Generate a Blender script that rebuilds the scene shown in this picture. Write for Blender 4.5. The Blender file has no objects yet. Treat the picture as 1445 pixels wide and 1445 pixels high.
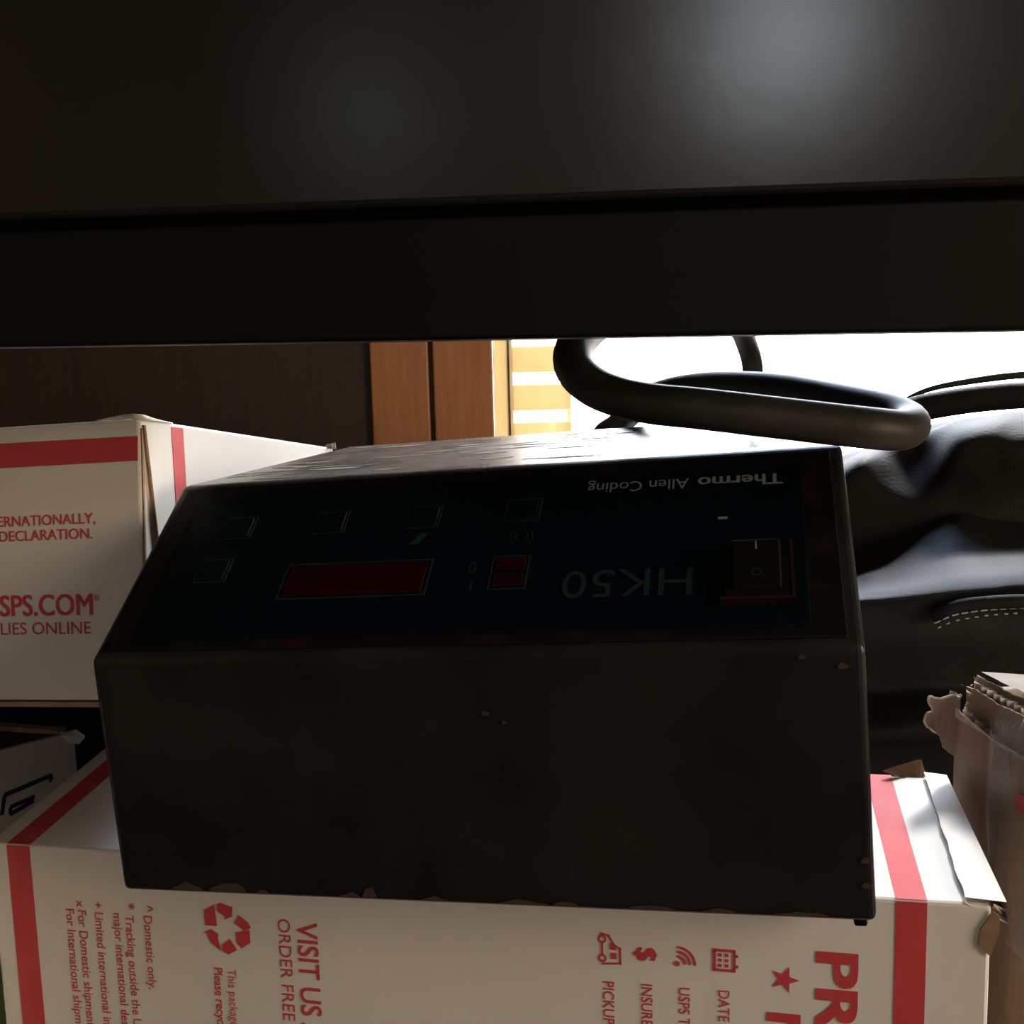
import bpy, bmesh, math, random
from mathutils import Vector as V, Matrix, noise
random.seed(3)
C = bpy.context.scene.collection
S = bpy.context.scene

# ------------------------------------------------------------------ camera
RT = V((0.99966, -0.00342, -0.02576))        # camera axes in the room (right, down, forward)
DN = V((-0.02599, -0.13173, -0.99094))
FW = V((0.0, 0.99128, -0.13177))
CAM = V((0, 0, 0.38))
FPX = 1500.0
cd = bpy.data.cameras.new('camera'); cam = bpy.data.objects.new('camera', cd); C.objects.link(cam)
cd.sensor_width = 36; cd.lens = 36 * FPX / 1445; cd.clip_start = 0.01; cd.clip_end = 100
m = Matrix.Identity(4)
for i in range(3):
    m[i][0] = RT[i]; m[i][1] = -DN[i]; m[i][2] = -FW[i]; m[i][3] = CAM[i]
cam.matrix_world = m
S.camera = cam
# ------------------------------------------------------------------ sky, exposure
SKY = 20.0
w = bpy.data.worlds.new('overcast_sky'); S.world = w; w.use_nodes = True
bg = w.node_tree.nodes['Background']
bg.inputs[1].default_value = SKY
_nt = w.node_tree
_tc = _nt.nodes.new('ShaderNodeTexCoord'); _sp = _nt.nodes.new('ShaderNodeSeparateXYZ'); _cr = _nt.nodes.new('ShaderNodeValToRGB')
_mr = _nt.nodes.new('ShaderNodeMapRange'); _mr.inputs['From Min'].default_value = -1; _mr.inputs['From Max'].default_value = 1
_nt.links.new(_tc.outputs['Generated'], _sp.inputs[0]); _nt.links.new(_sp.outputs['Z'], _mr.inputs['Value'])
_nt.links.new(_mr.outputs[0], _cr.inputs[0]); _nt.links.new(_cr.outputs[0], bg.inputs[0])
_el = _cr.color_ramp.elements                       # sunlit ground, white horizon, blue upper sky
_el[0].position = 0.0; _el[0].color = (0.42, 0.38, 0.30, 1)
_el[1].position = 1.0; _el[1].color = (0.30, 0.48, 0.90, 1)
for _p, _c in ((0.44, (0.55, 0.50, 0.41, 1)), (0.505, (1.0, 0.94, 0.80, 1)), (0.68, (0.84, 0.92, 1.02, 1)), (0.84, (0.50, 0.70, 1.05, 1))):
    _e = _el.new(_p); _e.color = _c
_sun = bpy.data.lights.new('sun', 'SUN'); _sun.energy = 6.5; _sun.angle = math.radians(9); _sun.color = (1.0, 0.97, 0.93)
_so = bpy.data.objects.new('sun', _sun); C.objects.link(_so); _so.location = (1, 3, 3)
_so.rotation_euler = V((-.394, -.682, -.616)).to_track_quat('-Z', 'Y').to_euler()
S.view_settings.view_transform = 'Standard'; S.view_settings.look = 'None'
S.view_settings.exposure = 0.0; S.view_settings.gamma = 1.0; S.view_settings.use_curve_mapping = False

def portal(name, loc, direction, sx, sy):
    l = bpy.data.lights.new(name, 'AREA'); l.shape = 'RECTANGLE'; l.size = sx; l.size_y = sy
    l.cycles.is_portal = True
    o = bpy.data.objects.new(name, l); C.objects.link(o); o.location = loc
    o.rotation_euler = V(direction).to_track_quat('-Z', 'Y').to_euler()
WX0, WX1, WZ0, WZ1 = -0.028, 1.36, 0.06, 2.0        # patio window behind the scene
portal('window_portal', ((WX0+WX1)/2, 2.16, (WZ0+WZ1)/2), (0, -1, 0), WX1-WX0, WZ1-WZ0)
RW = [(-0.19, 0.15, 1.14, 1.50), (-1.46, -1.12, 1.06, 1.36)]     # windows of the wall behind the camera
for a, b, c, d in RW:
    portal('window_portal', ((a+b)/2, -2.7, (c+d)/2), (0, 1, 0), b-a, d-c)
SW = (-1.05, -0.05, 0.20, 1.45)                       # fill window added in the right-hand wall to brighten the box fronts (y0,y1,z0,z1)
portal('window_portal', (1.6, (SW[0]+SW[1])/2, (SW[2]+SW[3])/2), (-1, 0, 0), SW[1]-SW[0], SW[3]-SW[2])

# ------------------------------------------------------------------ helpers
def ray(px, py):
    return RT*((px-722.5)/FPX) + DN*((py-722.5)/FPX) + FW
def at(px, py, Y):                                   # point seen at a pixel, Y metres ahead
    d = ray(px, py); return CAM + d*(Y/d.y)
def hit(px, py, P, n):
    d = ray(px, py); return CAM + d*(n.dot(P-CAM)/n.dot(d))

def thing(name, label, cat, loc, group=None):
    o = bpy.data.objects.new(name, None); C.objects.link(o); o.location = loc
    o.empty_display_size = 0.02
    tag(o, label, cat, group); return o
def tag(o, label, cat, group=None, kind=None):
    if label: o['label'] = label
    if cat: o['category'] = cat
    if group: o['group'] = group
    if kind: o['kind'] = kind
    return o
def link(name, me, mat, parent=None, label=None):
    me.name = name
    if mat: me.materials.append(mat)
    o = bpy.data.objects.new(name, me); C.objects.link(o)
    c = V((0, 0, 0))
    if len(me.vertices):
        xs = [v.co for v in me.vertices]
        c = V(((min(p.x for p in xs)+max(p.x for p in xs))/2, (min(p.y for p in xs)+max(p.y for p in xs))/2, min(p.z for p in xs)))
        me.transform(Matrix.Translation(-c))
    if parent:
        q = V((0, 0, 0)); r = parent
        while r: q = q + r.location; r = r.parent
        o.parent = parent; o.location = c - q
    else:
        o.location = c
    if label: o['label'] = label
    return o
def mesh(name, verts, faces, mat, parent=None, label=None, smooth=False):
    me = bpy.data.meshes.new(name); me.from_pydata([tuple(v) for v in verts], [], faces); me.update()
    if smooth:
        for p in me.polygons: p.use_smooth = True
    return link(name, me, mat, parent, label)
def from_bm(name, bm, mat, parent=None, label=None, smooth=False):
    bmesh.ops.recalc_face_normals(bm, faces=bm.faces)
    me = bpy.data.meshes.new(name); bm.to_mesh(me); bm.free()
    if smooth:
        for p in me.polygons: p.use_smooth = True
    return link(name, me, mat, parent, label)
def hexa(bm, p):                                     # 8 corners: bottom 0-3 ccw, top 4-7
    v = [bm.verts.new(q) for q in p]
    for f in ((3,2,1,0), (4,5,6,7), (0,1,5,4), (1,2,6,5), (2,3,7,6), (3,0,4,7)):
        bm.faces.new([v[i] for i in f])
    return v
def box(bm, x0, x1, y0, y1, z0, z1):
    return hexa(bm, [V(q) for q in ((x0,y0,z0),(x1,y0,z0),(x1,y1,z0),(x0,y1,z0),(x0,y0,z1),(x1,y0,z1),(x1,y1,z1),(x0,y1,z1))])
def bevel(bm, r, seg=2):
    bmesh.ops.bevel(bm, geom=list(bm.edges), offset=r, segments=seg, affect='EDGES', profile=0.5)
def obox(bm, O, X, Y, Z, x0, x1, y0, y1, z0, z1):    # box in the axes X,Y,Z at O
    f = lambda a, b, c: O + X*a + Y*b + Z*c
    return hexa(bm, [f(x0,y0,z0),f(x1,y0,z0),f(x1,y1,z0),f(x0,y1,z0),f(x0,y0,z1),f(x1,y0,z1),f(x1,y1,z1),f(x0,y1,z1)])
def slab(bm, pts, n, t):                             # polygon thickened along n
    n = n.normalized()
    a = [bm.verts.new(p) for p in pts]; b = [bm.verts.new(p + n*t) for p in pts]
    bm.faces.new(b); bm.faces.new(a[::-1])
    k = len(pts)
    for i in range(k): bm.faces.new((a[i], a[(i+1) % k], b[(i+1) % k], b[i]))
def spline(pts, n):                                  # Catmull-Rom through pts, n steps per span
    P = [pts[0]*2-pts[1]] + list(pts) + [pts[-1]*2-pts[-2]]
    out = []
    for i in range(1, len(P)-2):
        a, b, c, d = P[i-1:i+3]
        for k in range(n):
            t = k/n
            out.append(0.5*((2*b) + (c-a)*t + (2*a-5*b+4*c-d)*t*t + (3*b-a-3*c+d)*t**3))
    out.append(P[-2]); return out
def tube_bm(bm, path, r, seg=20, flat=1.0, cap=True):
    T = [(path[min(i+1, len(path)-1)]-path[max(i-1, 0)]).normalized() for i in range(len(path))]
    N = T[0].orthogonal().normalized(); rings = []
    for i, p in enumerate(path):
        N = (N - T[i]*N.dot(T[i])).normalized(); B = T[i].cross(N)
        rr = r[i] if isinstance(r, list) else r
        rings.append([bm.verts.new(p + N*(rr*math.cos(2*math.pi*k/seg)) + B*(rr*flat*math.sin(2*math.pi*k/seg))) for k in range(seg)])
    for a, b in zip(rings, rings[1:]):
        for k in range(seg): bm.faces.new((a[k], a[(k+1) % seg], b[(k+1) % seg], b[k]))
    if cap: bm.faces.new(rings[0][::-1]); bm.faces.new(rings[-1])
def tube(name, path, r, mat, parent=None, label=None, seg=20, flat=1.0):
    bm = bmesh.new(); tube_bm(bm, path, r, seg, flat)
    return from_bm(name, bm, mat, parent, label, True)

# controller frame (x along its front, y away, z up; it stands slightly tilted on the sagging carton)
UX = V((0.9689, -0.24076, 0.05721)); UY = V((0.24018, 0.97058, 0.01699)); UZ = V((-0.05962, -0.00273, 0.99822)); UO = V((-0.1447, 0.3647, 0.1966))
# ------------------------------------------------------------------ materials
def mat(name, col, rough=0.6, spec=0.5, var=None, scale=20, detail=4, bump=0, bscale=200, stretch=(1,1,1), thr=None, metal=0, coat=0, rvar=None):
    """procedural principled material; var = second colour mixed in by noise"""
    M = bpy.data.materials.new(name); M.use_nodes = True
    nt = M.node_tree; b = nt.nodes['Principled BSDF']
    b.inputs['Base Color'].default_value = (*col, 1); b.inputs['Roughness'].default_value = rough
    b.inputs['Specular IOR Level'].default_value = spec; b.inputs['Metallic'].default_value = metal
    b.inputs['Coat Weight'].default_value = coat
    tc = nt.nodes.new('ShaderNodeTexCoord'); mp = nt.nodes.new('ShaderNodeMapping')
    mp.inputs['Scale'].default_value = stretch
    nt.links.new(tc.outputs['Object'], mp.inputs[0])
    if var or rvar:
        n = nt.nodes.new('ShaderNodeTexNoise'); n.inputs['Scale'].default_value = scale; n.inputs['Detail'].default_value = detail
        nt.links.new(mp.outputs[0], n.inputs['Vector'])
        r = nt.nodes.new('ShaderNodeValToRGB')
        r.color_ramp.elements[0].position, r.color_ramp.elements[1].position = thr or (0.35, 0.68)
        nt.links.new(n.outputs['Fac'], r.inputs[0])
        if var:
            r.color_ramp.elements[0].color = (*col, 1); r.color_ramp.elements[1].color = (*var, 1)
            nt.links.new(r.outputs[0], b.inputs['Base Color'])
        if rvar:
            mr = nt.nodes.new('ShaderNodeMapRange'); mr.inputs['To Min'].default_value, mr.inputs['To Max'].default_value = rvar
            nt.links.new(n.outputs['Fac'], mr.inputs['Value']); nt.links.new(mr.outputs[0], b.inputs['Roughness'])
    if bump:
        n2 = nt.nodes.new('ShaderNodeTexNoise'); n2.inputs['Scale'].default_value = bscale; n2.inputs['Detail'].default_value = 5
        nt.links.new(mp.outputs[0], n2.inputs['Vector'])
        bp = nt.nodes.new('ShaderNodeBump'); bp.inputs['Strength'].default_value = bump; bp.inputs['Distance'].default_value = 0.002
        nt.links.new(n2.outputs['Fac'], bp.inputs['Height']); nt.links.new(bp.outputs[0], b.inputs['Normal'])
    return M
def wood(name, dark, light, rough=0.4, sc=6, stretch=(14, 14, 1)):
    return mat(name, dark, rough, 0.5, var=light, scale=sc, detail=6, bump=0.15, bscale=30, stretch=stretch)
def glassmat(name, tint=(1, 1, 1), refl=0.06):
    M = bpy.data.materials.new(name); M.use_nodes = True; nt = M.node_tree
    nt.nodes.remove(nt.nodes['Principled BSDF'])
    t = nt.nodes.new('ShaderNodeBsdfTransparent'); t.inputs[0].default_value = (*tint, 1)
    g = nt.nodes.new('ShaderNodeBsdfGlossy'); g.inputs['Roughness'].default_value = 0.02
    x = nt.nodes.new('ShaderNodeMixShader'); x.inputs[0].default_value = refl
    nt.links.new(t.outputs[0], x.inputs[1]); nt.links.new(g.outputs[0], x.inputs[2])
    nt.links.new(x.outputs[0], nt.nodes['Material Output'].inputs[0])
    return M

WHITE = mat('white_cardboard', (0.76, 0.72, 0.66), 0.75, 0.25, var=(0.70, 0.66, 0.60), scale=9, detail=6, bump=0.12, bscale=60)
RED = mat('red_print', (0.56, 0.055, 0.06), 0.7, 0.25, var=(0.60, 0.075, 0.08), scale=60)
KRAFT = mat('kraft_cardboard', (0.37, 0.265, 0.19), 0.8, 0.2, var=(0.31, 0.215, 0.155), scale=14, bump=0.15, bscale=80, stretch=(6, 6, 1))
KRAFT_DK = mat('kraft_edge', (0.30, 0.19, 0.11), 0.9, 0.1, var=(0.2, 0.12, 0.07), scale=150)
FIBRE = mat('torn_paper_fibre', (0.72, 0.62, 0.52), 0.95, 0.1, var=(0.5, 0.4, 0.3), scale=300)
FLAPM = mat('pale_flap_card', (0.70, 0.63, 0.56), 0.8, 0.2, var=(0.62, 0.55, 0.48), scale=30)
TAPE = mat('clear_packing_tape', (0.50, 0.47, 0.46), 0.25, 0.5, bump=0.4, bscale=60, stretch=(1, 1, 0.3))
_t = TAPE.node_tree; _n = _t.nodes.new('ShaderNodeTexNoise'); _n.inputs['Scale'].default_value = 55; _n.inputs['Detail'].default_value = 6
_m = _t.nodes.new('ShaderNodeMapping'); _m.inputs['Scale'].default_value = (1, 1, .22); _c = _t.nodes.new('ShaderNodeTexCoord')
_t.links.new(_c.outputs['Object'], _m.inputs[0]); _t.links.new(_m.outputs[0], _n.inputs['Vector'])
_r = _t.nodes.new('ShaderNodeMapRange'); _r.inputs['From Min'].default_value = .42; _r.inputs['From Max'].default_value = .66; _r.inputs['To Min'].default_value = .10; _r.inputs['To Max'].default_value = .75
_t.links.new(_n.outputs['Fac'], _r.inputs['Value']); _t.links.new(_r.outputs[0], _t.nodes['Principled BSDF'].inputs['Alpha'])
UNITM = mat('black_enamel', (0.007, 0.0067, 0.0064), 0.32, 0.25, var=(0.015, 0.0145, 0.014), scale=22, detail=7, bump=0.04, bscale=300, rvar=(0.14, 0.42))
_t = UNITM.node_tree; _g = _t.nodes.new('ShaderNodeNewGeometry'); _s = _t.nodes.new('ShaderNodeSeparateXYZ')         # dust lies on upward faces
_t.links.new(_g.outputs['Normal'], _s.inputs[0])
_r = _t.nodes.new('ShaderNodeMapRange'); _r.inputs['From Min'].default_value = .93; _r.inputs['From Max'].default_value = .985
_t.links.new(_s.outputs['Z'], _r.inputs['Value'])
_n = _t.nodes.new('ShaderNodeTexNoise'); _n.inputs['Scale'].default_value = 90; _n.inputs['Detail'].default_value = 8; _n.inputs['Roughness'].default_value = .75
_c = _t.nodes.new('ShaderNodeTexCoord'); _t.links.new(_c.outputs['Object'], _n.inputs['Vector'])
_d = _t.nodes.new('ShaderNodeValToRGB'); _d.color_ramp.elements[0].position = .36; _d.color_ramp.elements[1].position = .66
_d.color_ramp.elements[0].color = (.035, .030, .023, 1); _d.color_ramp.elements[1].color = (.135, .115, .085, 1); _t.links.new(_n.outputs['Fac'], _d.inputs[0])
_x = _t.nodes.new('ShaderNodeMix'); _x.data_type = 'RGBA'
_b = _t.nodes['Principled BSDF']; _old = _b.inputs['Base Color'].links[0].from_socket
_t.links.new(_r.outputs[0], _x.inputs['Factor']); _t.links.new(_old, _x.inputs['A']); _t.links.new(_d.outputs[0], _x.inputs['B']); _t.links.new(_x.outputs['Result'], _b.inputs['Base Color'])
RUST = mat('worn_tan_metal', (0.05, 0.033, 0.022), 0.7, 0.2, var=(0.035, 0.024, 0.016), scale=90)
DUST = mat('pale_dusty_scuff', (0.17, 0.145, 0.11), 0.75, 0.3, var=(0.10, 0.09, 0.075), scale=130)
PANELM = mat('navy_overlay', (0.001, 0.0024, 0.0042), 0.45, 0.10)
BEZEL = mat('black_brown_bezel', (0.004, 0.0035, 0.003), 0.5, 0.10, var=(0.018, 0.007, 0.005), scale=70, thr=(0.55, 0.8))
DISPLAY = mat('red_display_filter', (0.013, 0.0009, 0.0009), 0.45, 0.08)
TEAL = mat('teal_print', (0.007, 0.018, 0.018), 0.5, 0.1)
GREYINK = mat('grey_print', (0.16, 0.16, 0.155), 0.5, 0.15)
GREENINK = mat('green_print', (0.006, 0.030, 0.018), 0.5, 0.1)
SWITCHM = mat('black_switch_plastic', (0.003, 0.0028, 0.0028), 0.6, 0.06)
BRASSY = mat('reddish_switch_rim', (0.015, 0.006, 0.004), 0.4, 0.15)
TABLEM = mat('black_lacquer', (0.006, 0.0057, 0.0052), 0.22, 0.5, var=(0.011, 0.0103, 0.0093), scale=5, detail=8, bump=0.02, bscale=90, rvar=(0.19, 0.25))
RAILM = mat('black_satin_lacquer', (0.003, 0.0028, 0.0026), 0.55, 0.1, var=(0.005, 0.0048, 0.0045), scale=8)
RUBBER = mat('black_cable_rubber', (0.027, 0.026, 0.021), 0.52, 0.3, var=(0.042, 0.040, 0.033), scale=60, bump=0.06, bscale=250)
LEATHER = mat('black_leather', (0.015, 0.0147, 0.0143), 0.66, 0.10, var=(0.021, 0.0206, 0.020), scale=30, bump=0.22, bscale=420)
THREAD = mat('pale_thread', (0.5, 0.47, 0.4), 0.7, 0.3)
DARKWOOD = wood('dark_wood_panelling', (0.019, 0.009, 0.005), (0.031, 0.015, 0.008), 0.6)
ORANGE = wood('varnished_orange_pine', (0.34, 0.125, 0.036), (0.40, 0.165, 0.05), 0.4)
SHUTM = wood('pale_pine_shutter', (0.74, 0.60, 0.34), (0.78, 0.64, 0.37), 0.5)
_t = SHUTM.node_tree; _tr = _t.nodes.new('ShaderNodeBsdfTranslucent'); _tr.inputs[0].default_value = (.85, .70, .40, 1)
_mx = _t.nodes.new('ShaderNodeMixShader'); _mx.inputs[0].default_value = .22          # thin slats let some daylight through
_t.links.new(_t.nodes['Principled BSDF'].outputs[0], _mx.inputs[1]); _t.links.new(_tr.outputs[0], _mx.inputs[2]); _t.links.new(_mx.outputs[0], _t.nodes['Material Output'].inputs[0])
FLOORM = wood('brown_wood_floor', (0.075, 0.042, 0.022), (0.11, 0.062, 0.034), 0.45, 4, (1, 12, 1))
PLASTER = mat('warm_plaster', (0.20, 0.165, 0.125), 0.85, 0.2, var=(0.17, 0.14, 0.11), scale=3)
CEIL = mat('ceiling_paint', (0.24, 0.20, 0.16), 0.9, 0.2, var=(0.21, 0.18, 0.14), scale=3)
GLASS = glassmat('window_glass'); GLASS_TINT = glassmat('smoked_glass', (0.33, 0.35, 0.36))
FILL_GLASS = glassmat('fill_window_glass', (1.0, 0.89, 0.76))  # warm pane for the added fill window
CARTON = mat('grey_white_card', (0.60, 0.57, 0.50), 0.75, 0.25, var=(0.54, 0.51, 0.45), scale=12)
NAVYINK = mat('navy_print', (0.015, 0.025, 0.06), 0.6, 0.3)
DARKGREEN = mat('dark_green_inner_card', (0.05, 0.06, 0.045), 0.8, 0.2)
GREEN = mat('dull_green_cover', (0.34, 0.44, 0.28), 0.7, 0.3, var=(0.40, 0.50, 0.34), scale=40)
CASEM = mat('matt_black_vinyl', (0.008, 0.008, 0.008), 0.7, 0.2, var=(0.012, 0.012, 0.012), scale=80)

# ------------------------------------------------------------------ room shell
X0, X1, Y0, Y1, ZT = -2.0, 1.5, -2.6, 2.0, 2.4
def wallbm(boxes):
    bm = bmesh.new()
    for b in boxes: box(bm, *b)
    return bm
def struct(name, bm, mt): return tag(from_bm(name, bm, mt), None, None, kind='structure')
struct('floor', wallbm([(X0-.1, X1+.1, Y0-.1, Y1+.15, -0.08, 0)]), FLOORM)
struct('ceiling', wallbm([(X0-.1, X1+.1, Y0-.1, Y1+.15, ZT, ZT+.08)]), CEIL)
TK = 0.14
struct('wall_back', wallbm([(X0-.1, WX0-.0, Y1, Y1+TK, 0, ZT), (WX1, X1+.1, Y1, Y1+TK, 0, ZT), (WX0, WX1, Y1, Y1+TK, 0, WZ0), (WX0, WX1, Y1, Y1+TK, WZ1, ZT)]), DARKWOOD)
struct('wall_left', wallbm([(X0-.1, X0, Y0-.1, Y1, 0, ZT)]), PLASTER)
struct('wall_right', wallbm([(X1, X1+.1, Y0-.1, SW[0], 0, ZT), (X1, X1+.1, SW[1], Y1, 0, ZT), (X1, X1+.1, SW[0], SW[1], 0, SW[2]), (X1, X1+.1, SW[0], SW[1], SW[3], ZT)]), PLASTER)
rb = []; xs = sorted(RW)
cur = X0
for a, b, c, d in xs:
    rb += [(cur, a, Y0-.1, Y0, 0, ZT), (a, b, Y0-.1, Y0, 0, c), (a, b, Y0-.1, Y0, d, ZT)]; cur = b
rb.append((cur, X1, Y0-.1, Y0, 0, ZT))
struct('wall_front', wallbm(rb), PLASTER)
# casing boards of the patio window, standing proud of the dark wall
def wx(px, y=1.985): return at(px, 545, y).x
tr = tag(thing('trim_1', None, None, ((wx(525)+WX0)/2, Y1-.02, 0)), None, None, kind='structure')
for a, b, d in ((wx(524), wx(606.0), .022), (wx(612.5), WX0+.0, .028)):
    bm = bmesh.new(); box(bm, a, b, Y1-d, Y1, 0.0, 2.1); bevel(bm, .004, 2)
    from_bm('casing_board', bm, ORANGE, tr)
bm = bmesh.new(); box(bm, wx(605.5), wx(613), Y1-.012, Y1, 0, 2.1)
from_bm('groove_strip', bm, DARKWOOD, tr)
bm = bmesh.new(); box(bm, WX0, WX1+.1, Y1-.024, Y1, WZ1, WZ1+.1); bevel(bm, .003, 1)
from_bm('casing_board', bm, ORANGE, tr)
# patio window: frame, panes, and an outdoor louvred shutter folded against its left jamb
win = tag(thing('window_1', None, None, ((WX0+WX1)/2, Y1+.08, WZ0)), None, None, kind='structure')
bm = bmesh.new()
box(bm, WX1-.06, WX1, Y1+.05, Y1+.1, WZ0, WZ1); box(bm, WX0, WX1, Y1+.05, Y1+.1, WZ0, WZ0+.07); box(bm, WX0, WX1, Y1+.05, Y1+.1, WZ1-.06, WZ1)
from_bm('window_frame', bm, ORANGE, win)
for a, b in ((WX0, (WX0+WX1)/2), ((WX0+WX1)/2, WX1-.06)):
    bm = bmesh.new(); box(bm, a+.002, b-.002, Y1+.072, Y1+.076, WZ0+.07, WZ1-.06)
    from_bm('pane', bm, GLASS, win)
YS = Y1+.20
def sx(px): return at(px, 545, YS).x
bm = bmesh.new(); box(bm, sx(690), sx(716.5), YS, YS+.03, WZ0+.02, WZ1); bevel(bm, .003, 1)
shs = from_bm('shutter_stile', bm, SHUTM, win)
bm = bmesh.new(); box(bm, sx(716.4), sx(719.6), YS-.002, YS+.01, WZ0+.02, WZ1)
from_bm('dark_gap_strip', bm, RUBBER, win)  # dark strip put in for the thin gap beside the stile
bm = bmesh.new(); box(bm, sx(719.6), sx(724), YS+.003, YS+.028, WZ0+.02, WZ1)
from_bm('shutter_stile', bm, SHUTM, win)
bm = bmesh.new(); box(bm, sx(800), sx(806), YS+.020, YS+.028, WZ0+.02, WZ1)
from_bm('shutter_stile', bm, SHUTM, win)
z0 = at(760, 561, YS).z; pitch = at(760, 507, YS).z - z0
lv = None
for k in range(-3, 20):
    z = z0 + k*pitch
    if z < WZ0+.05 or z > WZ1-.05: continue
    if lv is None:
        bm = bmesh.new(); box(bm, sx(723.6), sx(806.4), YS+.010, YS+.018, z-.027, z+.027); bevel(bm, .002, 1)
        lv = from_bm('louvre', bm, SHUTM, win); zl = z
    else:
        o = lv.copy(); C.objects.link(o); o.location.z += z-zl
for n, (a, b, c, d) in enumerate(RW):
    wn = tag(thing('window_%d' % (n+2), None, None, ((a+b)/2, Y0-.05, c)), None, None, kind='structure')
    bm = bmesh.new()
    for q in ((a, a+.02, c, d), (b-.02, b, c, d), (a, b, c, c+.02), (a, b, d-.02, d)): box(bm, q[0], q[1], Y0-.08, Y0-.03, q[2], q[3])
    from_bm('window_frame', bm, ORANGE, wn)
    bm = bmesh.new(); box(bm, a+.02, b-.02, Y0-.056, Y0-.052, c+.02, d-.02); from_bm('pane', bm, GLASS if n == 0 else GLASS_TINT, wn)
wn = tag(thing('window_4', None, None, (X1+.05, (SW[0]+SW[1])/2, SW[2])), None, None, kind='structure')  # unseen window, put in only for its light from the right
bm = bmesh.new()
for q in ((SW[0], SW[0]+.04, SW[2], SW[3]), (SW[1]-.04, SW[1], SW[2], SW[3]), (SW[0], SW[1], SW[2], SW[2]+.04), (SW[0], SW[1], SW[3]-.04, SW[3])): box(bm, X1+.03, X1+.08, *q)
from_bm('window_frame', bm, ORANGE, wn)
bm = bmesh.new(); box(bm, X1+.052, X1+.056, SW[0]+.04, SW[1]-.04, SW[2]+.04, SW[3]-.04); from_bm('pane', bm, FILL_GLASS, wn)

# ------------------------------------------------------------------ lettering on a plane
def text_mesh(s, bold=0.0):
    cu = bpy.data.curves.new('t', 'FONT'); cu.body = s; cu.dimensions = '2D'; cu.fill_mode = 'FRONT'; cu.offset = bold; cu.resolution_u = 4
    o = bpy.data.objects.new('t', cu); C.objects.link(o)
    dg = bpy.context.evaluated_depsgraph_get(); me = bpy.data.meshes.new_from_object(o.evaluated_get(dg))
    bpy.data.objects.remove(o); bpy.data.curves.remove(cu); return me
_cap = None
def lettering(s, O, X, Yv, N, cap, mt, parent, bold=0.0, sx=1.0, align='L', label=None, lift=.0002, fit=None):
    """flat print: O baseline start, X reading direction, Yv letter-up, N out of the surface, cap height in metres"""
    global _cap
    if _cap is None:
        t = text_mesh('H'); _cap = max(v.co.y for v in t.vertices)
    me = text_mesh(s)
    k = cap/_cap
    x0 = min(v.co.x for v in me.vertices); x1 = max(v.co.x for v in me.vertices)
    if fit: sx = fit/((x1-x0)*k)
    off = -x1 if align == 'R' else -x0
    for v in me.vertices:
        v.co = O + X*((v.co.x+off)*k*sx) + Yv*(v.co.y*k) + N*lift
    if bold:                                         # heavier strokes: the same print laid over itself, slightly shifted
        bm = bmesh.new()
        for q, (a, b) in enumerate(((0, 0), (1, .35), (-1, .35), (1, -.35), (-1, -.35), (0, .4), (0, -.4))):
            m2 = me.copy(); m2.transform(Matrix.Translation(X*(a*bold*k*1.15)+Yv*(b*bold*k*1.15)+N*(2e-6*q))); bm.from_mesh(m2); bpy.data.meshes.remove(m2)
        bm.to_mesh(me); bm.free()
    return link('lettering', me, mt, parent, label)
def shape2d(name, polys, O, X, Yv, N, mt, parent, lift=.0002, label=None):   # flat printed pictogram from 2-D polygons
    bm = bmesh.new()
    for poly in polys:
        vs = [bm.verts.new(O + X*a + Yv*b + N*lift) for a, b in poly]
        f = bm.faces.new(vs); f.normal_update()
    bmesh.ops.triangulate(bm, faces=bm.faces)
    me = bpy.data.meshes.new(name); bm.to_mesh(me); bm.free()
    return link(name, me, mt, parent, label)
def stroke(pts, wdt, closed=False):                  # polyline -> quads
    out = []; n = len(pts)
    for i in range(n if closed else n-1):
        a = V(pts[i]).to_2d(); b = V(pts[(i+1) % n]).to_2d(); d = (b-a).normalized(); p = V((-d.y, d.x))*wdt/2; e = d*wdt*.45
        out.append([tuple(a-e+p), tuple(a-e-p), tuple(b+e-p), tuple(b+e+p)])
    return out
def disc(cx, cy, r, n=14): return [(cx+r*math.cos(2*math.pi*i/n), cy+r*math.sin(2*math.pi*i/n)) for i in range(n)]
def ring(cx, cy, r, wdt, a0=0, a1=360, n=14):
    out = []
    for i in range(n):
        t0 = math.radians(a0+(a1-a0)*i/n); t1 = math.radians(a0+(a1-a0)*(i+1)/n)
        out.append([(cx+r*math.cos(t0), cy+r*math.sin(t0)), (cx+(r+wdt)*math.cos(t0), cy+(r+wdt)*math.sin(t0)), (cx+(r+wdt)*math.cos(t1), cy+(r+wdt)*math.sin(t1)), (cx+r*math.cos(t1), cy+r*math.sin(t1))])
    return out
def rect(x0, y0, x1, y1): return [(x0, y0), (x1, y0), (x1, y1), (x0, y1)]

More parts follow.
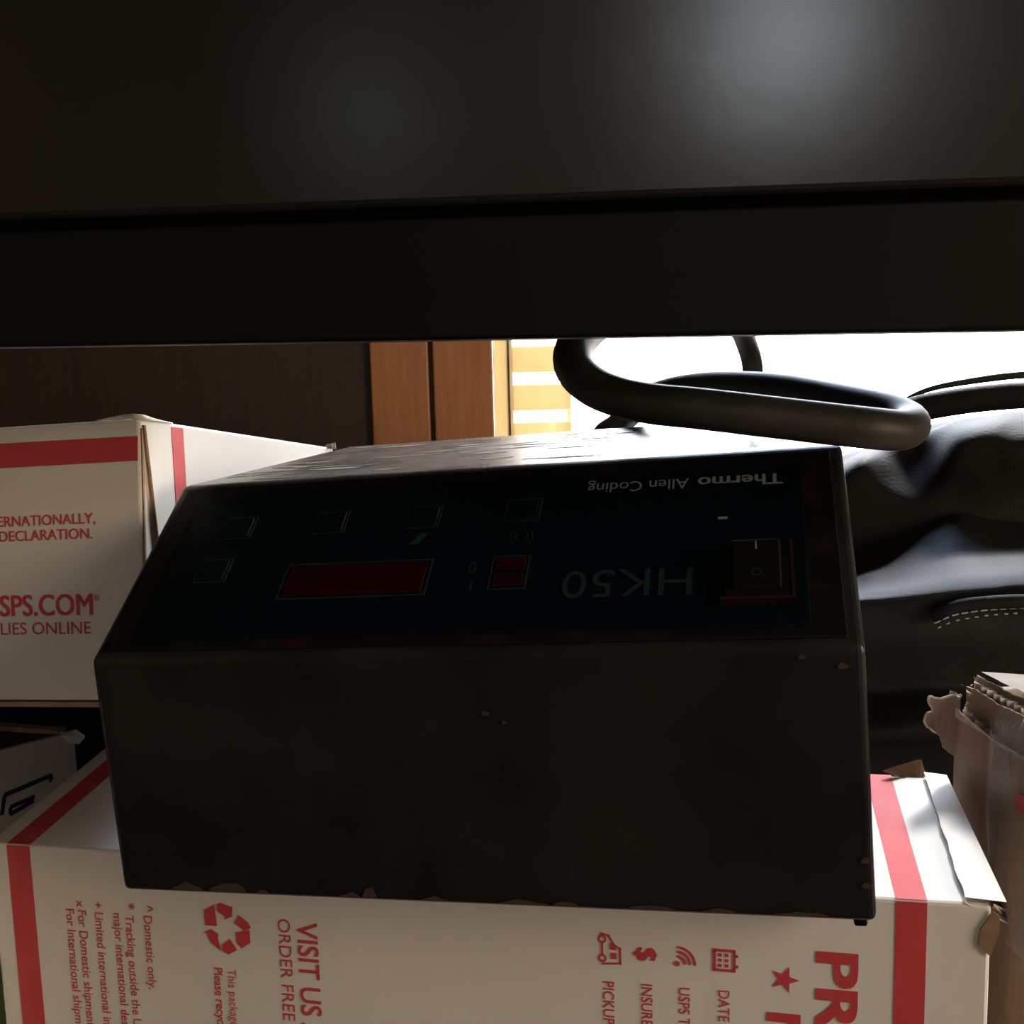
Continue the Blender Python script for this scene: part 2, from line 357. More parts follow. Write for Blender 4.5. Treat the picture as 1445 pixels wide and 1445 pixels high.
# ------------------------------------------------------------------ black low table in front, above the boxes
tb = thing('low_table', 'glossy black low table whose drawer front and rail cross the top', 'table', (0.0, 0.37, 0))
TL = V((-0.1602, 0.340, 0)); TRt = V((0.1426, 0.297, 0)); tX = (TRt-TL).normalized(); tY = V((-tX.y, tX.x, 0))
tZ = V((0.0129, 0, 1)).normalized(); tXs = (tX + V((0, 0, -0.0129))).normalized()
TO = V((-0.1602, 0.340, 0.3915))
def tpart(name, x0, x1, y0, y1, z0, z1, mt, bev=.003):
    bm = bmesh.new(); obox(bm, TO, tXs, tY, tZ, x0, x1, y0, y1, z0, z1)
    if bev: bevel(bm, bev, 3)
    return from_bm(name, bm, mt, tb)
tpart('rail', -.50, .86, .0015, .022, 0, .0355, RAILM, .0012)
tpart('drawer_front', -.498, .858, -.001, .020, .0385, .145, TABLEM, .0025)
tpart('rail_back_strip', -.50, .86, .012, .020, .030, .045, RAILM, 0)
tpart('tabletop', -.54, .90, -.02, .26, .148, .172, TABLEM, .004)
tpart('rear_rail', -.50, .86, .235, .25, .085, .148, RAILM, .001)
for a in (-.53, .86):
    p = tpart('end_panel', a, a+.03, 0, .25, .03, .148, TABLEM, .002)
    for b in (.002, .205):
        q = TO + tXs*(a+.015) + tY*(b+.022); bm = bmesh.new()
        box(bm, q.x-.018, q.x+.018, q.y-.018, q.y+.018, 0, q.z+.05); bevel(bm, .002, 1)
        from_bm('leg', bm, RAILM, tb)

# ------------------------------------------------------------------ the controller, standing upside down
UW, H1, H2, US, UD = .26, .0862, .0525, .0734, .1773
def up(u, y, z): return UO + UX*u + UY*y + UZ*z
un = thing('printer_controller', 'black metal printer controller box upside down on the white shipping box', 'controller', tuple(up(UW/2, .12, 0)))
bm = bmesh.new()
prof = [(0, 0), (0, H1), (US, H1+H2), (US+UD, H1+H2), (US+UD, 0)]
a = [bm.verts.new(up(0, *p)) for p in prof]; b = [bm.verts.new(up(UW, *p)) for p in prof]
bm.faces.new(a); bm.faces.new(b[::-1])
for i in range(5): bm.faces.new((a[i], b[i], b[(i+1) % 5], a[(i+1) % 5]))
bmesh.ops.recalc_face_normals(bm, faces=bm.faces)
bevel(bm, .0022, 3)
from_bm('housing', bm, UNITM, un)
PV = (UY*US + UZ*H2).normalized(); PN = UX.cross(PV).normalized(); PL = math.hypot(US, H2)
PO = up(0, 0, H1)
def pp(u, v): return PO + UX*u + PV*v
def plate(name, u0, u1, v0, v1, t, mt, parent, base=0.0, bev=.0004, label=None):
    bm = bmesh.new(); obox(bm, PO, UX, PV, PN, u0, u1, v0, v1, base, base+t)
    if bev: bevel(bm, bev, 1)
    return from_bm(name, bm, mt, parent, label)
plate('bezel', .0045, .2555, .0035, .0870, .0009, BEZEL, un)
cp = plate('control_panel', .014, .2455, .0075, .0815, .0006, PANELM, un, .0009)
BT = .0016
plate('display_window', .0655, .1180, .0255, .0400, .0006, DISPLAY, cp, BT, label='dark red display window')
for v0, v1 in ((.0268, .0326), (.0344, .0400)):
    plate('counter_window', .1424, .1534, v0, v1, .0006, DISPLAY, cp, BT)
def pframe(name, u0, u1, v0, v1, wd, mt, parent):
    bm = bmesh.new()
    for q in ((u0, u1, v0, v0+wd), (u0, u1, v1-wd, v1), (u0, u0+wd, v0+wd, v1-wd), (u1-wd, u1, v0+wd, v1-wd)):
        obox(bm, PO, UX, PV, PN, *q, BT, BT+.0003)
    return from_bm(name, bm, mt, parent)
pframe('display_outline', .0640, .1195, .0242, .0412, .0006, TEAL, cp)
pframe('counter_outline', .1412, .1545, .0256, .0412, .0006, TEAL, cp)
for u, v in ((.0365, .0618), (.0745, .0623), (.1113, .0626), (.1487, .0636), (.0340, .0397)):
    bm = bmesh.new(); obox(bm, PO, UX, PV, PN, u-.0055, u+.0055, v-.0048, v+.0048, BT, BT+.0006); bevel(bm, .0003, 1)
    from_bm('button', bm, PANELM, cp)
    pframe('button_outline', u-.0065, u+.0065, v-.0058, v+.0058, .0005, TEAL, cp)
NL = .0004 + BT
lettering('Thermo', pp(.2390, .0752), -UX, -PV, PN, .0052, GREYINK, cp, .022, fit=.0285, lift=NL, label='bold grey lettering Thermo')
lettering('Allen Coding', pp(.2072, .0752), -UX, -PV, PN, .0050, GREYINK, cp, 0, fit=.0360, lift=NL, label='grey lettering Allen Coding')
lettering('HK50', pp(.2095, .0325), -UX, -PV, PN, .0118, TEAL, cp, 0, fit=.0425, lift=NL, label='teal lettering HK50')
lettering('0', pp(.1362, .0385), -UX, -PV, PN, .0048, TEAL, cp, 0, lift=NL)
lettering('1', pp(.1358, .0300), -UX, -PV, PN, .0048, TEAL, cp, 0, lift=NL)
# running-symbol prints: green flag under the third button, bracketed waves under the fourth
shape2d('green_mark', [[(-.003, -.003), (.0005, -.0028), (.0038, .0028), (.0005, .003)]], pp(.1115, .0512), UX, PV, PN, GREENINK, cp, NL)
pol = []
for r in (.002, .0038): pol += ring(0, 0, r, .0005, 120, 240, 8) + ring(0, 0, r, .0005, -60, 60, 8)
shape2d('wave_mark', pol, pp(.1500, .0500), UX, PV, PN, TEAL, cp, NL)
# rocker switch
sw = plate('rocker_switch', .2195, .2400, .0170, .0400, .0030, SWITCHM, un, BT, .0006, 'black rocker switch')
bm = bmesh.new(); q0 = PO + PN*(BT+.003)
f = lambda u, v, h: q0 + UX*u + PV*v + PN*h
hexa(bm, [f(.2222, .0195, 0), f(.2373, .0195, 0), f(.2373, .0375, 0), f(.2222, .0375, 0), f(.2222, .0195, .0008), f(.2373, .0195, .0008), f(.2373, .0375, .0042), f(.2222, .0375, .0042)])
bevel(bm, .0005, 1); rk = from_bm('rocker', bm, SWITCHM, sw)
rn = UX.cross(V(f(0, .0375, .0042)-f(0, .0195, .0008)).normalized()).normalized(); rv = rn.cross(UX)
lettering('O', f(.2312, .0265, .0020), -UX, -rv, rn, .0028, TEAL, sw, 0, lift=.0005)
lettering('I', f(.2301, .0362, .0040), -UX, -rv, rn, .0030, GREYINK, sw, 0, lift=.0005)
bm = bmesh.new()
for q in ((.2185, .2405, .0158, .0168), (.2402, .2412, .0158, .0405)): obox(bm, PO, UX, PV, PN, *q, BT, BT+.0032)
from_bm('switch_rim', bm, BRASSY, sw)
shape2d('indicator_mark', [rect(-.0016, -.0006, .0016, .0006)], pp(.2190, .0545), UX, PV, PN, GREYINK, cp, NL)
# chips in the paint along the lower edge and the crease; a stub foot at the right-hand corner
for k, (u, wd, hh) in enumerate(((.0265, .012, .0030), (.0425, .014, .0045), (.0560, .004, .0015), (.0890, .007, .0022), (.0960, .005, .0042), (.1190, .009, .0018), (.1500, .016, .0016), (.1640, .008, .002), (.192, .014, .002), (.213, .010, .0015), (.238, .016, .0015))):
    n = 17; pts = [up(u-wd/2, -.0003, .0014)]
    for i in range(n):
        t = i/(n-1); rr = math.sin(math.pi*(.08+.84*t))*(.75+.5*noise.noise(V((k*3.1, t*3, 0))))
        pts.append(up(u-wd/2+wd*t, -.0003, .0016+hh*max(.1, rr)))
    pts.append(up(u+wd/2, -.0003, .0014))
    bm = bmesh.new(); slab(bm, pts[::-1], -UY, .0002); from_bm('paint_chip', bm, RUST, un)
for u, z, r in ((.2535, .0805, .0012), (.2575, .012, .0012), (.2420, .0835, .0009), (.1430, .0665, .0010), (.1490, .0635, .0007), (.2578, .020, .0014)):
    pts = [up(u+r*1.3*math.cos(t*.63), -.0003, z+r*math.sin(t*.63)*(.75+.25*math.cos(2.1*t))) for t in range(10)]
    bm = bmesh.new(); slab(bm, pts, -UY, .0002); from_bm('paint_chip', bm, RUST, un)
bm = bmesh.new(); obox(bm, UO, UX, UY, UZ, .2535, .2575, .0035, .010, -.0035, .0012); bevel(bm, .0008, 2)
from_bm('foot', bm, SWITCHM, un)
# pale scuffs on the upper face
random.seed(11)
for k in range(34):
    u = random.uniform(.012, .17); y = US + random.uniform(.008, .165); L = random.uniform(.006, .035); wd = random.uniform(.0006, .0028); an = random.uniform(-.25, .45)
    dx, dy = math.cos(an), math.sin(an); pts = []
    for i in range(5): t = i/4-.5; pts.append((u+dx*L*t, y+dy*L*t-wd*(1-4*t*t)-.0003))
    for i in range(5): t = .5-i/4; pts.append((u+dx*L*t, y+dy*L*t+wd*(1-4*t*t)*random.uniform(.3, 1)+.0003))
    pts = [(min(max(a_, .004), .256), min(max(b_, US+.004), US+UD-.004)) for a_, b_ in pts]
    bm = bmesh.new(); slab(bm, [up(a_, b_, H1+H2+.00005) for a_, b_ in pts], UZ, .00012)
    from_bm('scuff', bm, DUST, un)

# ------------------------------------------------------------------ white shipping box underneath
FL, FR = V((-.2208, .4197, .1922)), V((.1445, .3078, .2138))
BR, BL = V((.1690, .4050, .2152)), V((-.2125, .545, .1925))
def seat(p): return V((p.x, p.y, UO.z-(UZ.x*(p.x-UO.x)+UZ.y*(p.y-UO.y))/UZ.z-.0006))     # the squashed top follows the controller's base
FL, FR, BR, BL = seat(FL), seat(FR), seat(BR), seat(BL)
sb = thing('shipping_box', 'white shipping box with red bands and red lettering under the black controller', 'box', tuple((FL+FR+BR+BL)/4*1.0 - V((0, 0, .2034))))
def down(p): return V((p.x, p.y, 0))
bm = bmesh.new(); hexa(bm, [down(FL), down(FR), down(BR), down(BL), FL, FR, BR, BL]); bevel(bm, .0012, 2)
from_bm('carton_body', bm, WHITE, sb)
FX = (FR-FL).normalized(); FXh = V((FX.x, FX.y, 0)).normalized(); FN = V((FXh.y, -FXh.x, 0)).normalized(); FD = V((0, 0, -1))
TN = FX.cross(BR-FR).normalized()
def fr(px, py): return hit(px, py, FL, FN)
def lerp(a, b, t): return a+(b-a)*t
def tfrac(px, py): return (fr(px, py)-FL).dot(FX)/(FR-FL).length
def band(pts, n, name='red_band'):
    bm = bmesh.new(); slab(bm, pts, n, .00015); return from_bm(name, bm, RED, sb)
for (xa, xb) in ((9, 41), (1264, 1308.5)):
    ya = 1190 if xa < 500 else 1262
    ta, tb_ = tfrac(xa, ya), tfrac(xb, ya)
    A, Bq = lerp(FL, FR, ta), lerp(FL, FR, tb_)
    e = FX*0
    band([down(A), down(Bq), Bq - V((0,0,.0005)), A - V((0,0,.0005))], FN)
    A2, B2 = lerp(BL, BR, ta), lerp(BL, BR, tb_)
    band([A+(A2-A)*.004, Bq+(B2-Bq)*.004, B2, A2], TN)
# taped side flap along the right end of the top, a curled torn flap behind it and a torn corner
e0, e1 = lerp(FL, FR, .980), lerp(BL, BR, .982)
bm = bmesh.new()
row = []
N_ = 16
for i in range(N_+1):
    t = i/N_; a_ = lerp(e0, e1, t) + FX*(.0008*noise.noise(V((t*9, 0, 0)))); b_ = lerp(FR, BR, t) + FX*(.0042-.003*t)
    row.append((bm.verts.new(a_+TN*.0022), bm.verts.new(b_+TN*.0014), bm.verts.new(b_-TN*.006+FX*.0006), bm.verts.new(a_+TN*.0003)))
for p, q in zip(row, row[1:]):
    for j in range(3): bm.faces.new((p[j], p[j+1], q[j+1], q[j]))
from_bm('side_flap', bm, WHITE, sb)
bP = hit(1283, 1096, BR, TN); bN = V((.1, -1, .75)).normalized()
tf = [(1247, 1087), (1262, 1082), (1280, 1076), (1297, 1072), (1302, 1078), (1309, 1092), (1317, 1107), (1304, 1107), (1288, 1103), (1272, 1096), (1258, 1090)]
bm = bmesh.new(); top_ = []
for i, p in enumerate(spline([hit(x, y, bP, bN) for x, y in tf], 3)):
    top_.append(p + bN*(.0008*math.sin(i*.8)))
slab(bm, top_[:-1], -bN, .0009)
from_bm('torn_flap', bm, KRAFT_DK, sb, 'curled brown torn flap')
bm = bmesh.new()
cpts = [FR + FX*.0002 + V((0, 0, -.0015)), FR + FX*.0022 + V((0, 0, -.003)), FR + FX*.0024 + V((0, 0, -.008)), FR + V((0, 0, -.0165)), FR - FX*.0035 + V((0, 0, -.013)), FR - FX*.0032 + V((0, 0, -.008)), FR - FX*.0015 + V((0, 0, -.005))]
slab(bm, [p + FN*.0002 for p in cpts][::-1], FN, .0005); from_bm('torn_corner', bm, KRAFT_DK, sb, 'torn brown corner')
for s in (0, 1):
    pts = [FR + FX*.0005, FR + FX*(.0045-.001*s) + V((0, .001, -.0022-.001*s)), FR + FX*.0015 + V((0, .004, -.003))]
    bm = bmesh.new(); slab(bm, pts, TN, .0006); from_bm('paper_shred', bm, FIBRE, sb)
# printed text, reading downwards (letter tops to the right)
mpp = lambda px: (fr(px+1, 1300)-fr(px, 1300)).length
def vtext(s, px, py, capx, bold=0, sx_=1.0, vis=None):
    return lettering(s, fr(px, py), FD, FX, FN, capx*mpp(px+capx/2), RED, sb, bold, sx=sx_)
vtext('VISIT US AT USPS.COM', 419, 1301, 28, .012, .85)
vtext('ORDER FREE SUPPLIES ONLINE', 392, 1296, 17, 0, .98)
vtext('This package is made from recycled paper.', 321, 1367, 12, 0, .84)
vtext('Please recycle - again.', 302, 1365, 12, .016, .86)
vtext('^', 203, 1277, 13, .01); vtext('Domestic only.', 203, 1292, 11.5, .010, .92)
vtext('*', 176, 1274, 13, .01); vtext('Tracking outside the U.S. to', 177, 1291, 11.5, .010, .90)
vtext('major international destinations.', 160, 1288, 11.5, .010, .90)
vtext('+', 133, 1272, 11, .01); vtext('Limited international insurance.', 134, 1287, 11.5, .010, .90)
vtext('x', 108, 1270, 11, .01); vtext('For Domestic shipments only.', 110, 1284, 11.5, .010, .90)
vtext('For International shipments, see rates.', 93, 1282, 11.5, .010, .90)
vtext('PRIORITY', 1153, 1345, 57, .040, 1.36)
vtext('MAIL', 1083, 1430, 46, .040, 1.3)
vtext('DATE OF DELIVERY', 1014, 1397, 15.5, .010, .86)
vtext('USPS TRACKING', 958, 1393, 15.5, .010, .86)
vtext('INSURED', 905, 1388, 15.5, .010, .86)
vtext('PICKUP AVAILABLE', 851, 1384, 15.5, .010, .86)
def picto(name, polys, px, py, unit):                # pictogram in pixel-like units: x right, y down on the photo
    k = mpp(px)*unit
    return shape2d(name, [[(a_*k, b_*k) for a_, b_ in q] for q in polys], fr(px, py), FX, FD, FN, RED, sb)
picto('star_mark', [[(22*(1 if i % 2 == 0 else .40)*math.cos(math.pi*i/5), 22*(1 if i % 2 == 0 else .40)*math.sin(math.pi*i/5)) for i in range(10)]], 1107, 1382, 1)
cal = stroke([(-14, -15), (14, -15), (14, 15), (-14, 15)], 4.5, True)
for i in (-6, 3.5):
    for j in (-8, 0, 8): cal.append(rect(i-2.5, j-2.7, i+2.5, j+2.7))
cal += [rect(14, -10, 20, -5), rect(14, 6, 20, 11)]
picto('calendar_mark', cal, 1022, 1355, 1)
wf = [disc(-11, 10, 4.2)]
for r in (9, 16, 23): wf += ring(-11, 10, r, 4, -88, 2, 8)
picto('signal_mark', wf, 966.5, 1351, 1)
lettering('$', fr(899, 1337), FD, FX, FN, 27*mpp(915), RED, sb, .03, label='bold red dollar sign')
van = stroke([(-12, -22), (-2, -20), (6, -6), (14, -2), (14, 20), (-10, 22)], 3.2) + stroke([(-11, -8), (-11, 8)], 3) + ring(-11, -14, 3.2, 3) + ring(-11, 14, 3.2, 3) + [rect(1, 5, 9, 14), [(0, -9), (3, -9), (9, -1), (9, 1), (0, 1)]]
picto('van_mark', van, 861, 1339, 1)
rec = [[(-30, -2), (-30, -22), (-15, -30), (-13, -2)], [(-12, -31), (-6, -33), (7, -29), (10, -27), (10, -31), (9, -16), (-3, -11), (-1, -15), (-12, -22)],
       [(11, -8), (18, -19), (31, -10), (34, -3), (24, 1)], [(12, 4), (32, -1), (32, 16), (20, 24), (24, 28), (13, 18)],
       [(-8, 22), (4, 13), (13, 27), (0, 34), (-8, 30)], [(-34, 8), (-22, 2), (-12, 8), (-13, 14), (-9, 30), (-24, 20), (-29, 8)]]
picto('recycling_mark', rec, 320, 1310, 1)

# ------------------------------------------------------------------ second white box, leaning back at the left
q_tr = at(196, 590, .43); q_far = at(470, 632, .655); q_tl0 = at(0, 603, .445)
LXd = (q_tr-q_tl0).normalized(); LY = q_far-q_tr
q_br = at(206, 989, .43); q_bl0 = at(0, 993, .445)
LXb = (q_br-q_bl0).normalized()
LW = .30
q_tl = q_tr-LXd*LW; q_bl = q_br-LXd*LW
LYb = LY + V((0, 0, .002))
lb = thing('shipping_box', 'white shipping box with red bands leaning back, left of the black controller', 'box', tuple((q_bl+q_br)/2+LYb*.5))
bm = bmesh.new(); hexa(bm, [q_bl, q_br, q_br+LYb, q_bl+LYb, q_tl, q_tr, q_tr+LY, q_tl+LY]); bevel(bm, .0012, 2)
from_bm('carton_body', bm, WHITE, lb)
LN = LXd.cross(q_tr-q_br).normalized(); LSN = LY.cross(q_tr-q_br).normalized()
if LSN.x < 0: LSN = -LSN
if LN.y > 0: LN = -LN
LUP = (q_tr-q_br).normalized()
def lf(px, py): return hit(px, py, q_tr, LN)
def lsd(px, py): return hit(px, py, q_tr, LSN)
def lband(pts, n):
    bm = bmesh.new(); slab(bm, pts, n, .00015); from_bm('red_band', bm, RED, lb)
A, Bq, Cq, D = lf(0, 661), lf(194.5, 650), lf(194.5, 615), lf(0, 626)
k = (A-Bq).normalized()*.2
lband([Bq+k, Bq, Cq, Cq+(D-Cq).normalized()*.2], LN)
s0, s1, s2, s3 = lsd(247, 690), lsd(263, 690), lsd(258, 604.5), lsd(241.5, 602.5)
dn = (s0-s3).normalized()*.12
lband([s3+dn, s2+(s1-s2).normalized()*.12, s2, s3], LSN)
# glued side panel: a second sheet whose slanted brown edge shows beside the corner
e_t, e_b = lsd(200, 600), lsd(222, 800)
e_b = e_t+(e_b-e_t)*2.0
bm = bmesh.new()
slab(bm, [e_t, e_t+(e_b-e_t).normalized()*.001, e_b, e_b+(e_b-e_t).normalized()*.0003+LSN*0+V((.0012, .002, 0)), e_t+V((.0004, .0012, 0))][::-1], LSN, .0009)
from_bm('flap_edge', bm, KRAFT_DK, lb, 'brown raw flap edge')
bm = bmesh.new(); slab(bm, [q_tr+LY*.004-LUP*.004, q_tr+LY*.006-LUP*.115, q_tr+LY*.012-LUP*.115, q_tr+LY*.009-LUP*.004], LSN, .0006)
from_bm('flap_edge', bm, KRAFT_DK, lb)
bm = bmesh.new(); obox(bm, q_bl, (q_br-q_bl).normalized(), LYb.normalized(), V((0, 0, 1)), .002, LW-.002, .0005, .18, -.0030, -.0008)
from_bm('bottom_flap', bm, KRAFT, lb)
# crumpled ridge and nicks along the top of the side
bm = bmesh.new(); pth = [q_tr-LXd*.02+V((0, .001, 0)), q_tr-LXd*.008+V((0, .001, .0009)), q_tr+V((0, .001, .0004)), q_tr+LY*.05+V((0, 0, .0002)), q_tr+LY*.12]
tube_bm(bm, spline(pth, 6), [.0003+.0009*math.sin(math.pi*i/24)**2 for i in range(25)], 8); from_bm('crumpled_edge', bm, WHITE, lb, None, True)
for t, r in ((.985, .0028), (.96, .002)):
    bm = bmesh.new(); c_ = q_tr+LY*t
    slab(bm, [c_+V((-.003, 0, -.001)), c_+V((.003, 0, -.001)), c_+V((.0022, .002, r)), c_+V((-.001, .001, r*.8))], V((0, 1, 0)), .0006)
    from_bm('paper_shred', bm, FIBRE, lb)
def ltext(s, pr, base_y, capx, bold=0, fit=None):
    P = lf(pr, base_y); k_ = (lf(pr, base_y)-lf(pr, base_y-10)).length/10
    return lettering(s, P, LXd, LUP, LN, capx*k_, RED, lb, bold, align='R', sx=fit or 1)
ltext('WHEN USED INTERNATIONALLY,', 135, 738, 14.5, .014, 1.01)
ltext('AFFIX A CUSTOMS DECLARATION.', 131, 759.5, 14.5, .014, 1.02)
ltext('VISIT US AT USPS.COM', 131, 867, 29, .022, .90)
lettering('\u00ae', lf(133, 847), LXd, LUP, LN, .0024, RED, lb, .01)
ltext('ORDER FREE SUPPLIES ONLINE', 129, 894, 17, .006, 1.05)

# ------------------------------------------------------------------ small pale carton at the far left, black case behind it
c_far = at(104, 1033, .53); c_near = at(0, 1060, .48)
cY = V((c_far.x-c_near.x, c_far.y-c_near.y, 0)).normalized(); cX = V((cY.y, -cY.x, 0))
CO = V((c_far.x, c_far.y, 0)) - cY*.17; ct = .2045
cn = thing('open_carton', 'pale grey carton with navy outline print, left of the white box', 'box', tuple(CO + cX*-.11 + cY*.08))
z_far, z_near = c_far.z, c_far.z+(c_near.z-c_far.z)*.17/(c_far-c_near).length
def cpos(x, y, z): return CO + cX*x + cY*y + V((0, 0, z))
zt = lambda y: z_near+(z_far-z_near)*y/.17
bm = bmesh.new()
for q in ((-.22, 0, 0, .003), (-.22, 0, .167, .17)):
    hexa(bm, [cpos(q[0], q[2], 0), cpos(q[1], q[2], 0), cpos(q[1], q[3], 0), cpos(q[0], q[3], 0), cpos(q[0], q[2], zt(q[2])), cpos(q[1], q[2], zt(q[2])), cpos(q[1], q[3], zt(q[3])), cpos(q[0], q[3], zt(q[3]))])
for xa, xb in ((-.22, -.217), (-.003, 0)):
    hexa(bm, [cpos(xa, .003, 0), cpos(xb, .003, 0), cpos(xb, .167, 0), cpos(xa, .167, 0), cpos(xa, .003, zt(0)), cpos(xb, .003, zt(0)), cpos(xb, .167, zt(.167)), cpos(xa, .167, zt(.167))])
obox(bm, CO, cX, cY, V((0, 0, 1)), -.217, -.003, .003, .167, 0, .003)
from_bm('carton_body', bm, CARTON, cn)
bm = bmesh.new(); hexa(bm, [cpos(-.216, .004, zt(0)-.012), cpos(-.004, .004, zt(0)-.006), cpos(-.004, .166, zt(.166)-.003), cpos(-.216, .166, zt(.166)-.006), cpos(-.216, .004, zt(0)-.010), cpos(-.004, .004, zt(0)-.004), cpos(-.004, .166, zt(.166)-.001), cpos(-.216, .166, zt(.166)-.004)])
from_bm('sunken_flap', bm, DARKGREEN, cn, 'dark green sunken flap')
bm = bmesh.new(); obox(bm, CO, cX, cY, V((0, 0, 1)), -.218, -.006, .166, .1715, zt(.17)-.01, zt(.17)+.0018); from_bm('back_flap', bm, KRAFT_DK, cn, 'brown back flap edge')
bm = bmesh.new(); slab(bm, [cpos(.0, .160, zt(.16)), cpos(.0, .1715, zt(.17)), cpos(.0035, .174, zt(.17)-.004), cpos(.0025, .170, zt(.17)-.0065), cpos(0, .165, zt(.17)-.004)], V((0, 0, 1)), .001); from_bm('corner_tab', bm, CARTON, cn)
def cs(px, py): return hit(px, py, CO, cX)
def cstroke(a_, b_, wd):
    P, Q = cs(*a_), cs(*b_); d = (Q-P).normalized(); n = cX.cross(d).normalized()*wd/2
    bm = bmesh.new(); slab(bm, [P-n, Q-n, Q+n, P+n], cX, .0004); from_bm('printed_line', bm, NAVYINK, cn)
cstroke((6, 1122), (72, 1094), .0022); cstroke((6, 1122), (2, 1150), .0022); cstroke((72, 1094), (70, 1104), .0018)
cstroke((14, 1139), (48, 1124), .0020); cstroke((14, 1149), (47, 1130), .0020); cstroke((14, 1139), (14, 1149), .0018)
# black case standing behind that carton and carrying the leaning box
kO = q_bl + LYb*.63; zz = lambda p: p
k1 = q_bl+LYb*.60; k2 = q_br+LYb*.60; k3 = q_br+LYb*1.02; k4 = q_bl+LYb*1.02
ins = (k2-k1).normalized()*.03
top = [k1+ins, k2-ins, k3-ins, k4+ins]; top = [p - V((0, 0, .0052)) for p in top]
ec = thing('equipment_case', 'black case hidden in the shadow beneath the leaning white box', 'case', tuple(V((sum(p.x for p in top)/4, sum(p.y for p in top)/4, 0))))
bm = bmesh.new(); hexa(bm, [down(p) for p in top] + top); bevel(bm, .004, 2); from_bm('case_body', bm, CASEM, ec)
o1, o2 = top[2] + V((-.02, 0, -.004)), V((.16, -.015, 0))
bm = bmesh.new(); tp = [V((-.085, .668, o1.z+.07)), V((.06, .664, o1.z+.085)), V((.06, .71, o1.z+.085)), V((-.085, .71, o1.z+.07))]
hexa(bm, [down(p) for p in tp] + tp); box(bm, top[1].x-.02, -.07, .632, .70, 0, .16); bevel(bm, .006, 2); from_bm('light_block', bm, CASEM, ec)  # unseen block added to stop sky light leaking past the controller
bm = bmesh.new(); hd = spline([lerp(top[0], top[1], .3)+V((0, -.004, -.06)), lerp(top[0], top[1], .33)+V((0, -.013, -.06)), lerp(top[0], top[1], .67)+V((0, -.013, -.06)), lerp(top[0], top[1], .7)+V((0, -.004, -.06))], 6)
tube_bm(bm, hd, .004, 8); from_bm('handle', bm, CASEM, ec, None, True)
# green book standing at the left end of the white box
gO = V((FL.x-.006, FL.y-.004, 0)); gx = FXh; gd = V((BL.x-FL.x, BL.y-FL.y, 0)).normalized(); gx = V((gd.y, -gd.x, 0)); gO = gO - gx*.002
gt = thing('green_book', 'dull green book on edge at the lower left beside the white box', 'book', tuple(gO-FXh*.012))
bm = bmesh.new(); obox(bm, gO, gx, gd, V((0, 0, 1)), -.013, -.011, 0, .05, 0, .142); obox(bm, gO, gx, gd, V((0, 0, 1)), -.0015, .0008, 0, .05, 0, .142); obox(bm, gO, gx, gd, V((0, 0, 1)), -.011, -.0015, 0, .0025, 0, .142)
from_bm('cover', bm, GREEN, gt)
bm = bmesh.new(); obox(bm, gO, gx, gd, V((0, 0, 1)), -.0108, -.0017, .003, .048, .002, .139); from_bm('page_block', bm, CARTON, gt)

# ------------------------------------------------------------------ torn brown box at the right
P0 = at(1350, 968, .405); P1 = at(1445, 1020, .3605)
kz = P0.z
KY = V((P1.x-P0.x, P1.y-P0.y, 0)).normalized()      # towards the camera along the visible side
KX = V((-KY.y, KY.x, 0)); KX = KX if KX.x > 0 else -KX
KZ = V((0, 0, 1)); KO = V((P0.x, P0.y, 0))
kb = thing('cardboard_box', 'torn brown cardboard box with clear tape, right of the white box', 'box', tuple(KO+KX*.12+KY*.12))
def kp(x, y, z): return KO + KX*x + KY*y + KZ*z
KL = .070
bm = bmesh.new()
obox(bm, KO, KX, KY, KZ, .0008, .26, .0, KL, 0, kz-.0215); obox(bm, KO, KX, KY, KZ, .0097, .26, .0, KL, kz-.0213, kz-.001)
bevel(bm, .0015, 1); from_bm('carton_body', bm, KRAFT, kb)
def ragged(name, x, z_of, y0, y1, zlow, t, mt, n=60, label=None, seed=0.0):
    bm = bmesh.new(); rows = []
    for i in range(n+1):
        y = y0+(y1-y0)*i/n; zt_ = z_of(y)+.0007*noise.noise(V((y*260, seed, 0)))+.0011*noise.noise(V((y*70, seed, 3)))
        j = .0005*noise.noise(V((y*120, seed, 7)))
        rows.append([bm.verts.new(kp(x+j, y, zlow)), bm.verts.new(kp(x+j, y, zt_)), bm.verts.new(kp(x+j+t, y, zt_)), bm.verts.new(kp(x+j+t, y, zlow))])
    for p, q in zip(rows, rows[1:]):
        for j in range(4): bm.faces.new((p[j], p[(j+1) % 4], q[(j+1) % 4], q[j]))
    bm.faces.new(rows[0]); bm.faces.new(rows[-1][::-1])
    return from_bm(name, bm, mt, kb, label)
def flute(x0, x1, z_of, y0, y1, hgt, mt):
    bm = bmesh.new(); prev = None; n = int((y1-y0)/.0011)
    for i in range(n+1):
        y = y0+(y1-y0)*i/n; s = (.5+.5*math.sin(i*math.pi/2+.6))
        x = x0+(x1-x0)*s; zt_ = z_of(y)-.0006+.0006*noise.noise(V((y*200, 9, 0)))
        c_ = (bm.verts.new(kp(x, y, zt_-hgt)), bm.verts.new(kp(x, y, zt_)))
        if prev: bm.faces.new((prev[0], prev[1], c_[1], c_[0]))
        prev = c_
    bmesh.ops.solidify(bm, geom=list(bm.faces), thickness=.0005)
    o = from_bm('fluting', bm, mt, kb); return o
z_out = lambda y: kz-.0095-.005*min(1, y/.03)
z_in = lambda y: kz-.0005
z_top = lambda y: kz+.0035
zl = kz-.020
ragged('outer_liner', .0, z_out, -.0005, KL, .0005, .0006, KRAFT, seed=1)
flute(.0008, .0042, lambda y: z_out(y)+.0016, 0, KL, .006, FIBRE)
